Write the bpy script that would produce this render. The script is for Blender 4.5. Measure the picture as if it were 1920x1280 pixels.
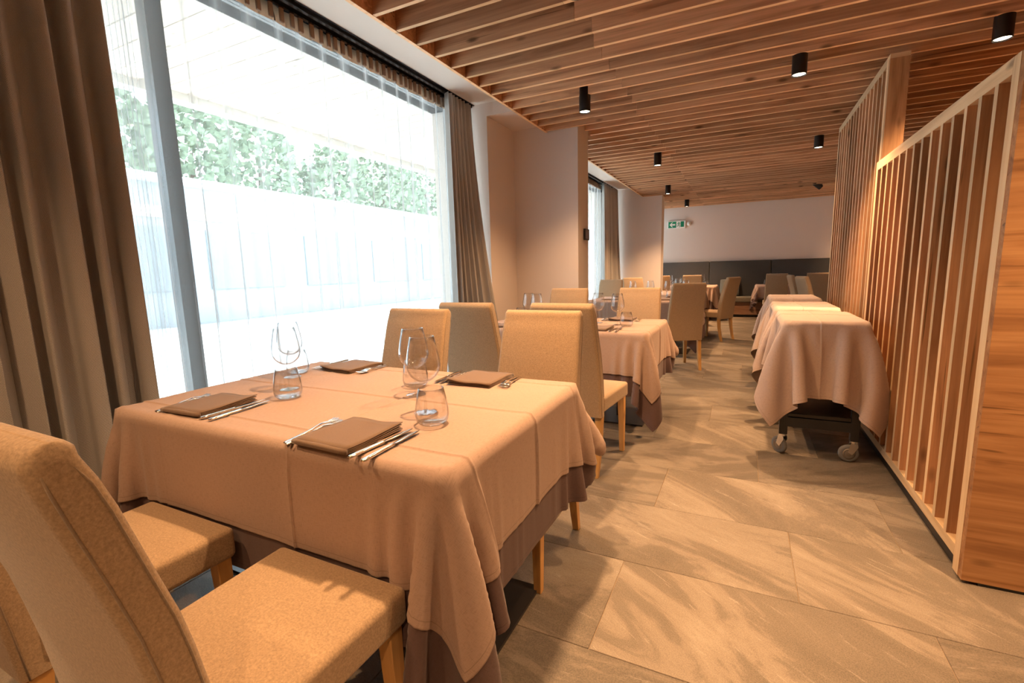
import bpy, bmesh, math, random
import numpy as np
from mathutils import Vector, Matrix
random.seed(7)
C = bpy.context.scene
COL = C.collection
PI = math.pi
for o in list(bpy.data.objects): bpy.data.objects.remove(o)

# ------------------------------------------------------------------ camera, sky, sun, exposure
def v3(*a): return Vector(a)
yaw, pitch, roll, foc = -0.45831516, 0.14850003, 0.02648375, 882.67
fw = v3(math.sin(yaw)*math.cos(pitch), math.cos(yaw)*math.cos(pitch), -math.sin(pitch))
rt0 = v3(math.cos(yaw), -math.sin(yaw), 0); dn0 = fw.cross(rt0)
rt = math.cos(roll)*rt0 + math.sin(roll)*dn0
dn = -math.sin(roll)*rt0 + math.cos(roll)*dn0
cam_d = bpy.data.cameras.new('camera'); cam = bpy.data.objects.new('camera', cam_d); COL.objects.link(cam)
cam_d.sensor_width = 36; cam_d.lens = 36*foc/1920; cam_d.clip_start = .02; cam_d.clip_end = 200
m = Matrix.Identity(4)
for i, a in enumerate((rt, -dn, -fw)):
    for j in range(3): m[j][i] = a[j]
m[0][3], m[1][3], m[2][3] = 0, 0, 1.2
cam.matrix_world = m
C.camera = cam

W = bpy.data.worlds.new('world'); C.world = W; W.use_nodes = True
bg = W.node_tree.nodes['Background']
bg.inputs[0].default_value = (.72, .87, 1.0, 1); bg.inputs[1].default_value = 3.2
sd = bpy.data.lights.new('sun', 'SUN'); sd.energy = 4; sd.angle = .02; sd.color = (1, .97, .92)
sun = bpy.data.objects.new('sun', sd); COL.objects.link(sun)
sun.rotation_euler = Vector((.35, .62, -.70)).to_track_quat('-Z', 'Y').to_euler()
vs = C.view_settings
C.display_settings.display_device = 'sRGB'
vs.view_transform = 'Standard'; vs.look = 'None'; vs.gamma = 1; vs.use_curve_mapping = False
vs.exposure = 1.1
LAMP = (1.0, .575, .28)          # warm ceiling lamps
LAMP_W = 112.0
cy = C.cycles
cy.max_bounces = 10; cy.diffuse_bounces = 5; cy.glossy_bounces = 4; cy.transmission_bounces = 6
cy.transparent_max_bounces = 24; cy.sample_clamp_indirect = 4; cy.caustics_reflective = False; cy.caustics_refractive = False
cy.use_denoising = True

# ------------------------------------------------------------------ materials
def mat(name, base=(.5, .5, .5), rough=.6, metal=0, spec=.5):
    mt = bpy.data.materials.new(name); mt.use_nodes = True
    nt = mt.node_tree; b = nt.nodes['Principled BSDF']
    b.inputs['Base Color'].default_value = (*base, 1); b.inputs['Roughness'].default_value = rough
    b.inputs['Metallic'].default_value = metal; b.inputs['Specular IOR Level'].default_value = spec
    return mt, nt, b
def N(nt, t, **k):
    n = nt.nodes.new(t)
    for a, v in k.items():
        if a.startswith('_'): setattr(n, a[1:], v)
        else: n.inputs[a.replace('_', ' ')].default_value = v
    return n
def L(nt, a, b): nt.links.new(a, b)
def ramp(nt, fac, stops):
    r = nt.nodes.new('ShaderNodeValToRGB'); L(nt, fac, r.inputs[0])
    e = r.color_ramp.elements
    while len(e) < len(stops): e.new(.5)
    for k, (p, c) in enumerate(stops):
        e[k].position = p; e[k].color = (*c, 1) if len(c) == 3 else c
    return r.outputs[0]
def grey(v): return (v, v, v)
def mixc(nt, fac, a, b, mode='MIX'):
    n = nt.nodes.new('ShaderNodeMix'); n.data_type = 'RGBA'; n.blend_type = mode
    for s, v in ((n.inputs[0], fac), (n.inputs[6], a), (n.inputs[7], b)):
        if hasattr(v, 'is_output'): L(nt, v, s)
        else: s.default_value = v if isinstance(v, (int, float)) else (*v, 1)
    return n.outputs[2]
def mth(nt, op, a, b=0, c=0):
    n = nt.nodes.new('ShaderNodeMath'); n.operation = op
    for s, v in zip(n.inputs, (a, b, c)):
        if hasattr(v, 'is_output'): L(nt, v, s)
        else: s.default_value = v
    return n.outputs[0]
def obj_coords(nt, jitter=20.0):
    tc = N(nt, 'ShaderNodeTexCoord'); oi = N(nt, 'ShaderNodeObjectInfo')
    cb = N(nt, 'ShaderNodeCombineXYZ')
    L(nt, mth(nt, 'MULTIPLY', oi.outputs['Random'], jitter), cb.inputs[0])
    L(nt, mth(nt, 'MULTIPLY', oi.outputs['Random'], jitter*1.7), cb.inputs[1])
    L(nt, mth(nt, 'MULTIPLY', oi.outputs['Random'], jitter*.6), cb.inputs[2])
    ad = N(nt, 'ShaderNodeVectorMath', _operation='ADD')
    L(nt, tc.outputs['Object'], ad.inputs[0]); L(nt, cb.outputs[0], ad.inputs[1])
    return ad.outputs[0], oi.outputs['Random']
def mapping(nt, vec, scale):
    mp = N(nt, 'ShaderNodeMapping'); mp.inputs['Scale'].default_value = scale; L(nt, vec, mp.inputs[0]); return mp.outputs[0]
def noise(nt, vec, scale, detail=4, rough=.55, dist=0):
    n = N(nt, 'ShaderNodeTexNoise', Scale=scale, Detail=detail, Roughness=rough, Distortion=dist); L(nt, vec, n.inputs['Vector']); return n.outputs['Fac']
def bump(nt, b, h, strength=.3, dist=.002):
    n = N(nt, 'ShaderNodeBump', Strength=strength, Distance=dist); L(nt, h, n.inputs['Height']); L(nt, n.outputs[0], b.inputs['Normal'])

def wood(name, axis, light, mid, dark, rough=.55, crack=True):
    mt, nt, b = mat(name, mid, rough, spec=.3)
    v, rnd = obj_coords(nt)
    s = [15, 15, 15]; s[axis] = 1.1
    f = [90, 90, 90]; f[axis] = 1.5
    k = [9, 9, 9]; k[axis] = 3.2
    n1 = noise(nt, mapping(nt, v, s), 1.0, 5, .6, .8)
    n2 = noise(nt, mapping(nt, v, f), 1.0, 3, .6, .3)
    col = ramp(nt, n1, [(.28, dark), (.48, mid), (.70, light)])
    col = mixc(nt, mth(nt, 'MULTIPLY', mth(nt, 'SUBTRACT', n2, .42), 1.0), col, dark)
    vo = N(nt, 'ShaderNodeTexVoronoi', Scale=.85); L(nt, mapping(nt, v, k), vo.inputs['Vector'])
    kn = ramp(nt, vo.outputs['Distance'], [(.05, grey(1)), (.15, grey(0))])
    col = mixc(nt, mth(nt, 'MULTIPLY', kn, .8), col, tuple(x*.35 for x in dark))
    if crack:
        c2 = [34, 34, 34]; c2[axis] = 1.0
        n3 = noise(nt, mapping(nt, v, c2), 1.0, 2, .5, 1.2)
        cr = ramp(nt, n3, [(.66, grey(0)), (.72, grey(1))])
        col = mixc(nt, mth(nt, 'MULTIPLY', cr, .65), col, tuple(x*.3 for x in dark))
    tone = mth(nt, 'ADD', .78, mth(nt, 'MULTIPLY', rnd, .44))
    hs = N(nt, 'ShaderNodeHueSaturation'); L(nt, col, hs.inputs['Color']); L(nt, tone, hs.inputs['Value'])
    L(nt, hs.outputs[0], b.inputs['Base Color'])
    bump(nt, b, n2, .25, .001)
    return mt

M = {}
WL, WM, WD = (.74, .44, .25), (.60, .33, .18), (.31, .15, .078)
M['slat'] = wood('larch_slat', 0, WL, WM, WD)
M['fin'] = wood('larch_fin', 2, (.68, .39, .20), (.54, .29, .145), (.30, .145, .07))
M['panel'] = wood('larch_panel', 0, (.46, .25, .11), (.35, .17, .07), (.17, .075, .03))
M['endpanel'] = wood('larch_upright_panel', 2, (.60, .37, .19), (.50, .28, .14), (.26, .13, .06))
M['edge'] = wood('pale_plywood_edge', 0, (.74, .55, .33), (.68, .47, .27), (.52, .33, .18), crack=False)
M['edgez'] = wood('pale_plywood_upright', 2, (.76, .58, .36), (.70, .50, .29), (.56, .37, .2), crack=False)
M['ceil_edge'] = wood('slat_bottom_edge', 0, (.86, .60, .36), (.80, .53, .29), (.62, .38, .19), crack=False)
M['leg'] = wood('beech_leg', 2, (.66, .40, .16), (.58, .32, .11), (.46, .24, .08), .4, crack=False)
M['benchwood'] = wood('bench_base_wood', 0, (.34, .19, .11), (.27, .14, .08), (.15, .07, .04))
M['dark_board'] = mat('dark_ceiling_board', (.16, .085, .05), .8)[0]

def felt(name, c, var=.25, sc=220, bstr=.35, weave=False):
    mt, nt, b = mat(name, c, .95, spec=.15)
    tc = N(nt, 'ShaderNodeTexCoord'); v = tc.outputs['Object']
    n1 = noise(nt, v, sc, 3, .7); n2 = noise(nt, v, 5, 3)
    lo = tuple(x*(1-var) for x in c); hi = tuple(min(1, x*(1+var)) for x in c)
    col = ramp(nt, n1, [(.32, lo), (.68, hi)])
    col = mixc(nt, mth(nt, 'MULTIPLY', n2, .25), col, tuple(x*.8 for x in c))
    L(nt, col, b.inputs['Base Color'])
    b.inputs['Sheen Weight'].default_value = .25; b.inputs['Sheen Roughness'].default_value = .5
    bump(nt, b, n1, bstr, .0015)
    return mt
M['felt'] = felt('beige_felt', (.40, .28, .172))
M['pipe'] = felt('felt_piping', (.28, .20, .13), .15)
M['bench'] = felt('charcoal_bench_fabric', (.075, .075, .075), .3, 260)
M['benchseat'] = felt('bench_seat_fabric', (.17, .15, .115), .3, 260)
M['pillow'] = felt('grey_pillow_fabric', (.16, .165, .155), .2, 260)

def cloth_mat(name, c, W_, H_):
    mt, nt, b = mat(name, c, .85, spec=.25)
    uv = N(nt, 'ShaderNodeUVMap'); sp = N(nt, 'ShaderNodeSeparateXYZ'); L(nt, uv.outputs[0], sp.inputs[0])
    x, y = sp.outputs[0], sp.outputs[1]
    d = mth(nt, 'MINIMUM', mth(nt, 'MINIMUM', x, mth(nt, 'SUBTRACT', W_, x)), mth(nt, 'MINIMUM', y, mth(nt, 'SUBTRACT', H_, y)))
    stitch = mth(nt, 'LESS_THAN', mth(nt, 'ABSOLUTE', mth(nt, 'SUBTRACT', d, .017)), .0011)
    hem = mth(nt, 'LESS_THAN', d, .018)
    n0 = noise(nt, uv.outputs[0], 3.0, 4)
    wx = noise(nt, mapping(nt, uv.outputs[0], (900, 60, 1)), 1, 1); wy = noise(nt, mapping(nt, uv.outputs[0], (60, 900, 1)), 1, 1)
    weave = mth(nt, 'ADD', wx, wy)
    col = ramp(nt, weave, [(.75, tuple(k*.86 for k in c)), (1.2, tuple(min(1, k*1.1) for k in c))])
    col = mixc(nt, mth(nt, 'MULTIPLY', n0, .18), col, tuple(k*.8 for k in c))
    col = mixc(nt, mth(nt, 'MULTIPLY', stitch, .5), col, tuple(k*.5 for k in c))
    L(nt, col, b.inputs['Base Color'])
    b.inputs['Sheen Weight'].default_value = .15
    h = mth(nt, 'ADD', mth(nt, 'MULTIPLY', weave, .25), mth(nt, 'SUBTRACT', mth(nt, 'MULTIPLY', hem, .6), mth(nt, 'MULTIPLY', stitch, .8)))
    bump(nt, b, h, .35, .0012)
    return mt
CLOTH = (.39, .275, .218); UNDER = (.115, .07, .064)
M['napkin'] = felt('napkin_linen', (.19, .125, .085), .12, 400, .15)

def drape_mat():
    mt, nt, b = mat('grey_brown_twill', (.16, .135, .11), .9, spec=.2)
    uv = N(nt, 'ShaderNodeUVMap')
    w1 = N(nt, 'ShaderNodeTexWave', Scale=95.0, Distortion=.8); w1.bands_direction = 'DIAGONAL'; L(nt, uv.outputs[0], w1.inputs[0])
    n1 = noise(nt, uv.outputs[0], 300, 2); n2 = noise(nt, mapping(nt, uv.outputs[0], (30, 300, 1)), 1, 2)
    f = mth(nt, 'ADD', mth(nt, 'MULTIPLY', w1.outputs['Fac'], .55), mth(nt, 'MULTIPLY', n1, .55))
    col = ramp(nt, f, [(.25, (.27, .262, .25)), (.8, (.58, .55, .52))])
    L(nt, col, b.inputs['Base Color']); bump(nt, b, f, .4, .002)
    return mt
M['drape'] = drape_mat()

def sheer_mat():
    mt = bpy.data.materials.new('white_sheer_voile'); mt.use_nodes = True; nt = mt.node_tree
    nt.nodes.clear()
    out = N(nt, 'ShaderNodeOutputMaterial')
    tr = N(nt, 'ShaderNodeBsdfTransparent'); tr.inputs[0].default_value = (1, 1, 1, 1)
    tl = N(nt, 'ShaderNodeBsdfTranslucent'); tl.inputs[0].default_value = (.68, .70, .72, 1)
    df = N(nt, 'ShaderNodeBsdfDiffuse'); df.inputs[0].default_value = (.8, .8, .8, 1)
    m1 = N(nt, 'ShaderNodeMixShader'); m1.inputs[0].default_value = .4; L(nt, tl.outputs[0], m1.inputs[1]); L(nt, df.outputs[0], m1.inputs[2])
    uv = N(nt, 'ShaderNodeUVMap')
    th = noise(nt, mapping(nt, uv.outputs[0], (40, 500, 1)), 1, 2)
    lw = N(nt, 'ShaderNodeLayerWeight', Blend=.5)
    cs = mth(nt, 'MAXIMUM', mth(nt, 'SUBTRACT', 1.0, lw.outputs['Facing']), .12)
    op = mth(nt, 'SUBTRACT', .78, mth(nt, 'MULTIPLY', th, .04))      # open share of the weave, seen head on
    fac = mth(nt, 'SUBTRACT', 1.0, mth(nt, 'POWER', op, mth(nt, 'DIVIDE', 1.0, cs)))
    m2 = N(nt, 'ShaderNodeMixShader'); L(nt, fac, m2.inputs[0]); L(nt, tr.outputs[0], m2.inputs[1]); L(nt, m1.outputs[0], m2.inputs[2])
    L(nt, m2.outputs[0], out.inputs[0]); return mt
M['sheer'] = sheer_mat()

def thin_glass(name, tint, edge, ior=1.45):
    mt = bpy.data.materials.new(name); mt.use_nodes = True; nt = mt.node_tree; nt.nodes.clear()
    out = N(nt, 'ShaderNodeOutputMaterial')
    lw = N(nt, 'ShaderNodeLayerWeight', Blend=.5)
    fres = mth(nt, 'ADD', .04, mth(nt, 'MULTIPLY', mth(nt, 'POWER', lw.outputs['Facing'], 3.0), .9))
    tr = N(nt, 'ShaderNodeBsdfTransparent'); L(nt, ramp(nt, lw.outputs['Facing'], [(.55, tint), (1, edge)]), tr.inputs[0])
    gl = N(nt, 'ShaderNodeBsdfGlossy'); gl.inputs['Roughness'].default_value = .01; gl.inputs[0].default_value = (1, 1, 1, 1)
    mx = N(nt, 'ShaderNodeMixShader'); L(nt, fres, mx.inputs[0]); L(nt, tr.outputs[0], mx.inputs[1]); L(nt, gl.outputs[0], mx.inputs[2])
    L(nt, mx.outputs[0], out.inputs[0]); return mt
M['glass'] = thin_glass('drinking_glass', (.96, .96, .96), (.28, .30, .33))
M['pane'] = thin_glass('window_glass', (.96, .98, .97), (.8, .85, .85))
M['steel'] = mat('polished_steel', (.80, .77, .73), .14, 1)[0]
M['chrome'] = mat('chrome_fork', (.72, .70, .68), .22, 1)[0]
M['black'] = mat('black_metal', (.012, .012, .013), .38)[0]
M['satin_black'] = mat('satin_black_shelf', (.02, .018, .017), .3)[0]
M['rubber'] = mat('grey_rubber', (.17, .17, .17), .7)[0]
M['hub'] = mat('wheel_hub', (.30, .27, .23), .35, .6)[0]
M['alu'] = mat('dark_aluminium', (.07, .075, .08), .35, .6)[0]
M['rail'] = mat('rail_aluminium', (.03, .03, .033), .25, .7)[0]
M['white_plastic'] = mat('white_plastic', (.8, .8, .78), .4)[0]
M['green'] = mat('sign_green', (.0, .26, .13), .5)[0]
M['signwhite'] = mat('sign_white', (.9, .9, .88), .5)[0]

def plaster(name, c):
    mt, nt, b = mat(name, c, .9, spec=.2); v, r = obj_coords(nt, 3)
    n = noise(nt, v, 140, 3); n2 = noise(nt, v, 1.2, 3)
    L(nt, mixc(nt, mth(nt, 'MULTIPLY', n2, .2), c, tuple(k*.88 for k in c)), b.inputs['Base Color']); bump(nt, b, n, .12, .001); return mt
M['wall'] = plaster('beige_wall_plaster', (.74, .66, .61))
M['soffit'] = plaster('white_soffit_paint', (.74, .70, .66))

def tile_mat():
    mt, nt, b = mat('slate_look_tile', (.3, .26, .22), .5, spec=.4)
    v, rnd = obj_coords(nt, 37)
    vr = N(nt, 'ShaderNodeVectorRotate', _rotation_type='Z_AXIS'); L(nt, v, vr.inputs['Vector'])
    L(nt, mth(nt, 'MULTIPLY', mth(nt, 'SUBTRACT', rnd, .35), 1.1), vr.inputs['Angle'])
    p = vr.outputs[0]
    big = noise(nt, mapping(nt, p, (1.0, 2.7, 1)), 1.25, 7, .66, 1.0)
    fine = noise(nt, mapping(nt, p, (26, 120, 1)), 1, 4, .7, .4)
    spk = noise(nt, p, 260, 2, .6)
    vein = noise(nt, mapping(nt, p, (3.5, 34, 1)), 1, 7, .75, .5)
    col = ramp(nt, big, [(.34, (.10, .083, .064)), (.475, (.15, .124, .096)), (.525, (.25, .205, .16)), (.70, (.35, .30, .24))])
    col = mixc(nt, mth(nt, 'MULTIPLY', mth(nt, 'SUBTRACT', fine, .45), 1.1), col, (.15, .12, .095))
    vm = ramp(nt, vein, [(.60, grey(0)), (.70, grey(1))])
    col = mixc(nt, mth(nt, 'MULTIPLY', vm, mth(nt, 'MULTIPLY', spk, .9)), col, (.66, .60, .52))
    col = mixc(nt, .4, col, ramp(nt, spk, [(.3, (.08, .064, .048)), (.7, (.30, .245, .185))]))
    hs = N(nt, 'ShaderNodeHueSaturation'); L(nt, col, hs.inputs['Color']); L(nt, mth(nt, 'ADD', .85, mth(nt, 'MULTIPLY', rnd, .3)), hs.inputs['Value'])
    L(nt, hs.outputs[0], b.inputs['Base Color'])
    L(nt, mth(nt, 'ADD', .36, mth(nt, 'MULTIPLY', fine, .3)), b.inputs['Roughness'])
    bump(nt, b, mth(nt, 'ADD', fine, mth(nt, 'MULTIPLY', spk, .5)), .3, .002); return mt
M['tile'] = tile_mat()
M['grout'] = mat('tile_grout', (.34, .25, .16), .9)[0]
def emis(name, c, s):
    mt = bpy.data.materials.new(name); mt.use_nodes = True; nt = mt.node_tree; nt.nodes.clear()
    e = N(nt, 'ShaderNodeEmission', Strength=s); e.inputs[0].default_value = (*c, 1); o = N(nt, 'ShaderNodeOutputMaterial'); L(nt, e.outputs[0], o.inputs[0]); return mt
M['bulb'] = emis('lamp_lens', (1, .82, .58), 9)

# ------------------------------------------------------------------ mesh helpers
class MB:
    def __init__(s): s.v = []; s.f = []; s.mi = []; s.cm = 0
    def add(s, vs, fs):
        o = len(s.v); s.v += [tuple(map(float, p)) for p in vs]
        s.f += [tuple(i+o for i in f) for f in fs]; s.mi += [s.cm]*len(fs); return s
    def box(s, x0, x1, y0, y1, z0, z1, mats=None):
        vs = [(x, y, z) for z in (z0, z1) for y in (y0, y1) for x in (x0, x1)]
        fs = [(0, 2, 3, 1), (4, 5, 7, 6), (0, 1, 5, 4), (2, 6, 7, 3), (0, 4, 6, 2), (1, 3, 7, 5)]  # -z +z -y +y -x +x
        s.add(vs, fs)
        if mats:
            for k, mi in enumerate(mats): s.mi[-6+k] = mi
        return s
    def cbox(s, c, d, mats=None):
        return s.box(c[0]-d[0]/2, c[0]+d[0]/2, c[1]-d[1]/2, c[1]+d[1]/2, c[2]-d[2]/2, c[2]+d[2]/2, mats)
    def lathe(s, prof, n=28, c=(0, 0, 0), ax=2):
        vs = []
        for r, z in prof:
            for k in range(n):
                a = 2*PI*k/n; p = [r*math.cos(a), r*math.sin(a), z]
                if ax == 0: p = [p[2], p[0], p[1]]
                if ax == 1: p = [p[0], p[2], p[1]]
                vs.append((p[0]+c[0], p[1]+c[1], p[2]+c[2]))
        fs = []
        for i in range(len(prof)-1):
            for k in range(n):
                k2 = (k+1) % n; fs.append((i*n+k, i*n+k2, (i+1)*n+k2, (i+1)*n+k))
        s.add(vs, fs)
        if prof[0][0] > 0: s.add(vs[:n][::-1], [tuple(range(n))])
        if prof[-1][0] > 0: s.add(vs[-n:], [tuple(range(n))])
        return s
    def tube(s, pts, r, n=8):
        pts = [Vector(p) for p in pts]; rr = r if isinstance(r, (list, tuple)) else [r]*len(pts)
        vs = []; up = Vector((.13, .21, .97)).normalized()
        for i, p in enumerate(pts):
            t = (pts[min(i+1, len(pts)-1)]-pts[max(i-1, 0)]).normalized()
            a = t.cross(up); a = a.normalized() if a.length > 1e-4 else t.orthogonal().normalized()
            b = t.cross(a)
            for k in range(n):
                an = 2*PI*k/n; vs.append(p+rr[i]*(math.cos(an)*a+math.sin(an)*b))
        fs = [(i*n+k, i*n+(k+1) % n, (i+1)*n+(k+1) % n, (i+1)*n+k) for i in range(len(pts)-1) for k in range(n)]
        fs += [tuple(range(n))[::-1], tuple(range((len(pts)-1)*n, len(pts)*n))]
        return s.add(vs, fs)
    def loft(s, rings, cap=True):
        n = len(rings[0]); vs = [p for r in rings for p in r]
        fs = [(i*n+k, i*n+(k+1) % n, (i+1)*n+(k+1) % n, (i+1)*n+k) for i in range(len(rings)-1) for k in range(n)]
        if cap: fs += [tuple(range(n))[::-1], tuple(range((len(rings)-1)*n, len(rings)*n))]
        return s.add(vs, fs)
    def prism(s, poly, y0, y1):   # poly in xz
        n = len(poly); vs = [(x, y0, z) for x, z in poly]+[(x, y1, z) for x, z in poly]
        fs = [tuple(range(n)), tuple(range(n, 2*n))[::-1]]+[(k, k+n, (k+1) % n+n, (k+1) % n) for k in range(n)]
        return s.add(vs, fs)
    def rbox(s, h, r, c=(0, 0, 0), k=3, flat=3, fn=None):
        ticks = []
        for a in range(3):
            e = [h[a]-r+r*math.sin(PI/2*i/k)*1.0 for i in range(k+1)]
            e = [h[a]-r+r*math.tan(PI/4*i/k) for i in range(k+1)]
            fl = [-(h[a]-r)+2*(h[a]-r)*i/flat for i in range(1, flat)]
            ticks.append([-x for x in e[::-1]]+fl+e)
        vs, fs, ix = [], [], {}
        def pt(p):
            key = tuple(round(q, 6) for q in p)
            if key in ix: return ix[key]
            inn = [max(-(h[a]-r), min(h[a]-r, p[a])) for a in range(3)]
            d = Vector([p[a]-inn[a] for a in range(3)])
            q = Vector(inn)+(d.normalized()*r if d.length > 1e-9 else d)
            if fn: q = Vector(fn(q))
            vs.append((q[0]+c[0], q[1]+c[1], q[2]+c[2])); ix[key] = len(vs)-1; return ix[key]
        for a in range(3):
            b, d = (a+1) % 3, (a+2) % 3
            for sg in (-1, 1):
                for i in range(len(ticks[b])-1):
                    for j in range(len(ticks[d])-1):
                        q = []
                        for (ii, jj) in ((i, j), (i+1, j), (i+1, j+1), (i, j+1)):
                            p = [0, 0, 0]; p[a] = sg*h[a]; p[b] = ticks[b][ii]; p[d] = ticks[d][jj]; q.append(pt(p))
                        if sg < 0: q = q[::-1]
                        if len(set(q)) == 4: fs.append(tuple(q))
        return s.add(vs, fs)
    def mesh(s, name, mats, smooth=False):
        me = bpy.data.meshes.new(name); me.from_pydata(s.v, [], s.f)
        for mm in (mats if isinstance(mats, (list, tuple)) else [mats]): me.materials.append(mm)
        me.polygons.foreach_set('material_index', s.mi)
        if smooth: me.polygons.foreach_set('use_smooth', [True]*len(s.f))
        me.update(); return me
    def build(s, name, mats, parent=None, smooth=False, loc=None, rotz=0):
        return link(name, s.mesh(name, mats, smooth), parent, loc, rotz)
def link(name, me, parent=None, loc=None, rotz=0):
    o = bpy.data.objects.new(name, me); COL.objects.link(o)
    if parent: o.parent = parent
    if loc is not None: o.location = loc
    if rotz: o.rotation_euler.z = rotz
    return o
def auto(o, ang=35):
    me = o.data
    bm = bmesh.new(); bm.from_mesh(me); bmesh.ops.recalc_face_normals(bm, faces=bm.faces[:])
    for e in bm.edges: e.smooth = (len(e.link_faces) == 2 and e.calc_face_angle(0) < math.radians(ang))
    for f in bm.faces: f.smooth = True
    bm.to_mesh(me); bm.free(); return o
def tag(o, label, cat, group=None, kind=None):
    if label: o['label'] = label
    if cat: o['category'] = cat
    if group: o['group'] = group
    if kind: o['kind'] = kind
    return o
def thing(name, label, cat, loc=(0, 0, 0), rotz=0, group=None):
    o = bpy.data.objects.new(name, None); COL.objects.link(o); o.location = loc; o.rotation_euler.z = rotz
    o.empty_display_size = .1
    return tag(o, label, cat, group)
def dup(root, loc, rotz=0, label=None, group=None):
    def cp(o, par):
        c = o.copy(); COL.objects.link(c)
        if par: c.parent = par
        for ch in list(o.children): cp(ch, c)
        return c
    r = cp(root, None); r.location = loc; r.rotation_euler = (0, 0, rotz)
    if label: r['label'] = label
    if group: r['group'] = group
    return r
def struct(o): o['kind'] = 'structure'; return o

# ------------------------------------------------------------------ structure: floor
XL, XR, Y0, YB, ZC, ZS = -2.71, 3.6, -2.4, 12.73, 2.63, 2.82
floor = struct(MB().box(XL-.3, XR, Y0, YB+.1, -.12, -.0035).build('floor', M['grout']))
offs = {-1: .602, 0: .225, 1: .638, 2: .12, 3: .46, 4: .80, 5: .30, -2: .05, -3: .4}
for k in range(-8, 22):
    ya, yb = 1.808+.507*k, 1.808+.507*(k+1)
    off = offs.get(k, (k*.377) % 1.0)
    x = off-math.ceil(off-XL)
    while x < XR:
        xa, xb = max(x, XL), min(x+1, XR)
        y_a, y_b = max(ya, Y0), min(yb, YB)
        if xb-xa > .03 and y_b-y_a > .03:
            cx, cyy = (xa+xb)/2, (y_a+y_b)/2
            hx, hy = (xb-xa)/2-.0012, (y_b-y_a)/2-.0012
            b = MB(); e = .0015
            top = [(-hx+e, -hy+e, 0), (hx-e, -hy+e, 0), (hx-e, hy-e, 0), (-hx+e, hy-e, 0)]
            bot = [(-hx, -hy, -e), (hx, -hy, -e), (hx, hy, -e), (-hx, hy, -e)]
            low = [(q[0], q[1], -.01) for q in bot]
            b.add(top+bot+low, [(0, 1, 2, 3)]+[(4+i, 4+(i+1) % 4, (i+1) % 4, i) for i in range(4)]+[(8+i, 8+(i+1) % 4, 4+(i+1) % 4, 4+i) for i in range(4)])
            b.build('tile', M['tile'], floor, loc=(cx, cyy, random.uniform(-.0004, .0004)))
        x += 1

# ------------------------------------------------------------------ structure: ceiling with timber slats
ceiling = struct(MB().box(XL-.3, -1.93, Y0, YB+.1, ZS, ZS+.15).build('ceiling', M['soffit']))
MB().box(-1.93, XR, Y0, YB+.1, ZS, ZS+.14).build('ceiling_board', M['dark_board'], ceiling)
SX = [-1.92, -.945, 1.9, XR]
slat_cache = {}
for k in range(-12, 54):
    y = 2.26+.197*k
    if y > YB-.03: break
    sh = .045*((k*7) % 5-2) if k % 9 == 4 else 0
    xs = [SX[0], SX[1]+sh, SX[2]+sh, SX[3]]
    if 4.86 < y < 5.26 or 10.15 < y < 10.5: xs[0] = -1.56
    for a, b_ in zip(xs[:-1], xs[1:]):
        ln = round(b_-a-.0015, 4)
        if ln not in slat_cache:
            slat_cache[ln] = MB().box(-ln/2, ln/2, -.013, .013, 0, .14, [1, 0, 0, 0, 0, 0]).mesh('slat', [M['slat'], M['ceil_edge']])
        link('slat', slat_cache[ln], ceiling, ((a+b_)/2, y, ZC))
for n_, (ya, yb) in enumerate(((Y0, 4.87), (5.25, 10.16), (10.5, YB))):
    struct(MB().box(-1.945, -1.921, ya, yb, ZC-.002, ZS-.001, [1, 0, 0, 0, 0, 0]).build('trim_%d' % (n_+1), [M['slat'], M['ceil_edge']]))

# ------------------------------------------------------------------ structure: walls and pillars
def wbox(name, *a): return struct(MB().box(*a).build(name, M['wall']))
wbox('wall_back', XL-.3, XR+.2, YB, YB+.2, 0, 3.1)
wbox('wall_right', XR, XR+.2, Y0-.2, YB+.2, 0, 3.1)
wbox('wall_front', XL-.3, XR+.2, Y0-.2, Y0, 0, 3.1)
wbox('wall_left', XL-.25, XL, Y0, .35, 0, 3.1)
# bay 1 end: stub, recess and pillar
rec = wbox('wall_left', XL-.25, -2.323, 4.28, 5.24, 0, ZS)
rec2 = wbox('pillar', -2.323, -1.595, 4.88, 5.24, 0, ZS)
wbox('wall_left', -2.323, -1.95, 4.28, 4.88, 2.70, ZS)
wbox('pillar', XL-.25, -1.555, 10.17, 10.48, 0, ZS)
wbox('wall_left', XL-.25, XL+.0, .35, YB, ZS, 3.1)
# skirting and a dark plinth line along the back
struct(MB().box(-2.323, -1.585, 4.866, 4.88, 0, .06).build('baseboard_pillar', M['alu']))

# windows: frame, mullions, panes
def window(n_, ya, yb, mull):
    f = MB().box(XL-.065, XL-.005, ya, yb, 2.785, ZS).box(XL-.065, XL-.005, ya, yb, 0, .06)
    for y in [ya+.03]+mull+[yb-.03]:
        w_ = .04 if y in mull else .02
        f.box(XL-.08, XL-.002, y-w_, y+w_, .06, 2.785)
    fr = struct(f.build('window_%d' % n_, M['alu']))
    ed = [ya+.06]+[q for y in mull for q in (y-.04, y+.04)]+[yb-.06]
    for a, b_ in zip(ed[::2], ed[1::2]):
        MB().box(XL-.04, XL-.03, a, b_, .06, 2.785).build('pane', M['pane'], fr)
    return fr
window(1, .35, 4.28, [1.54])
window(2, 5.24, 10.17, [7.7])
window(3, 10.48, YB, [])

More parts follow.
